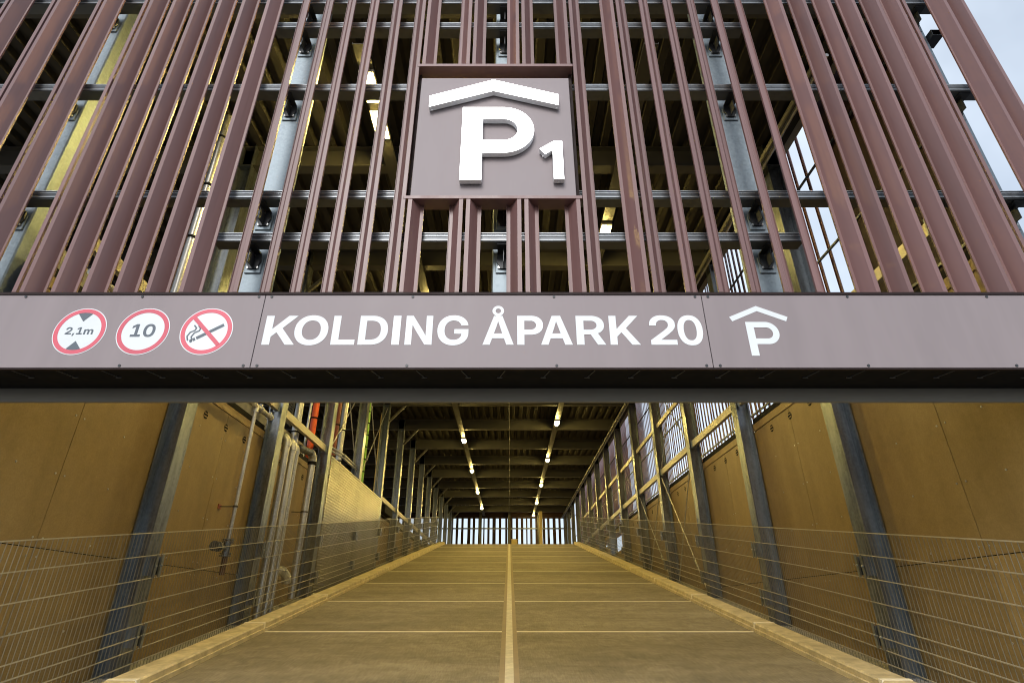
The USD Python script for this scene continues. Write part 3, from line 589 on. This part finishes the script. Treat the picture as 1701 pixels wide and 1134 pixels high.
# parking symbol at the right
def pshape(xl, xs, xr, z0, zt, zh1, zh0, zb):
    """Letter P: stem xl..xs from z0 to zt, bowl out to xr with a hole zh0..zh1, bowl underside zb."""
    r = (zt - zb) / 2; zc = (zt + zb) / 2
    outer = unary_union([sbox(xl, z0, xs, zt), sbox(xl, zb, xr - r, zt), Point(xr - r, zc).buffer(r, 32)])
    rh = (zh1 - zh0) / 2; t = r - rh
    hole = unary_union([sbox(xs, zh0, xr - r, zh1), Point(xr - r, (zh1 + zh0) / 2).buffer(rh, 32)])
    return outer.difference(hole)
obj('parking_roof', facing(Polygon([(1.851, 2.227), (2.095, 2.333), (2.343, 2.227), (2.323, 2.185), (2.094, 2.283), (1.871, 2.185)]), YF, 0.0015), 'white_vinyl', fa)
obj('letter', facing(pshape(1.976, 2.040, 2.242, 1.869, 2.180, 2.128, 2.026, 1.974), YF, 0.0015), 'white_vinyl', fa)

# ------------------------------------------------------------------ illuminated sign above
sg = thing('parking_sign', 'square mauve sign with glowing white roof, P and 1', 'sign', loc=(-0.155, D, 3.5))
obj('back_panel', chamfer_box(-0.945, 0.640, D + 0.03, D + 0.11, 3.532, 5.18, 0.004), 'fascia', sg)
obj('ledge', chamfer_box(-1.0, 0.690, D - 0.006, D + 0.16, 5.318, 5.360, 0.003), 'lamella', sg)
obj('ledge', chamfer_box(-1.0, 0.690, D - 0.006, D + 0.16, 3.492, 3.530, 0.003), 'lamella', sg)
for x in (-0.992, 0.652): obj('frame_side', bx(x, x + 0.03, D + 0.10, D + 0.155, 3.531, 5.317), 'dark_brown', sg)
def glow(name, poly):
    body = obj(name, facing(poly, D + 0.03 - 0.012, 0.056), 'white_side', sg)
    obj('lit_face', facing(poly.buffer(-0.002), D + 0.03 - 0.0685, 0.004), 'sign_lit', body)
    return body
s1 = glow('roof_symbol', Polygon([(-0.834, 4.822), (-0.168, 5.067), (0.514, 4.846), (0.513, 4.686), (-0.166, 4.896), (-0.828, 4.662)]))
p1 = glow('letter_p', pshape(-0.478, -0.266, 0.250, 3.690, 4.657, 4.490, 4.202, 4.034))
n1 = glow('numeral_one', Polygon([(0.297, 4.088), (0.436, 4.187), (0.525, 4.187), (0.525, 3.699), (0.425, 3.699), (0.425, 4.072), (0.352, 4.012)]))
for b_, x, z in ((s1, -0.80, 4.655), (s1, 0.49, 4.68), (p1, -0.37, 3.69), (n1, 0.475, 3.699), (n1, 0.33, 4.02)):
    obj('fixing', bolt((x, D - 0.005, z + 0.002), (0, 0, -1), 0.008, 0.008), 'white_side', b_)

# ------------------------------------------------------------------ small things at the head of the ramp
t = thing('bollard', 'pale yellow pillar with bolts standing past the head of the ramp', 'bollard', loc=(0.33, 38, FLOOR))
obj('post', chamfer_box(0.14, 0.52, 37.8, 38.1, FLOOR, FLOOR + 0.62, 0.02), 'yellow_paint', t); obj('cap', chamfer_box(0.12, 0.54, 37.78, 38.12, FLOOR + 0.621, FLOOR + 0.66, 0.01), 'yellow_paint', t)
t = thing('bin', 'low dark bin with a lid left of the yellow pillar', 'bin', loc=(-1.05, 39.5, FLOOR))
obj('body', chamfer_box(-1.38, -0.74, 39.3, 39.7, FLOOR, FLOOR + 0.42, 0.03), 'black', t); obj('lid', chamfer_box(-1.41, -0.71, 39.27, 39.73, FLOOR + 0.421, FLOOR + 0.48, 0.02), 'black', t)
single('ticket_post', [chamfer_box(2.23, 2.47, 43.0, 43.2, FLOOR, 6.78, 0.01)], 'yellow_paint', 'tall yellow lit post before the rear slats on the right', 'post')
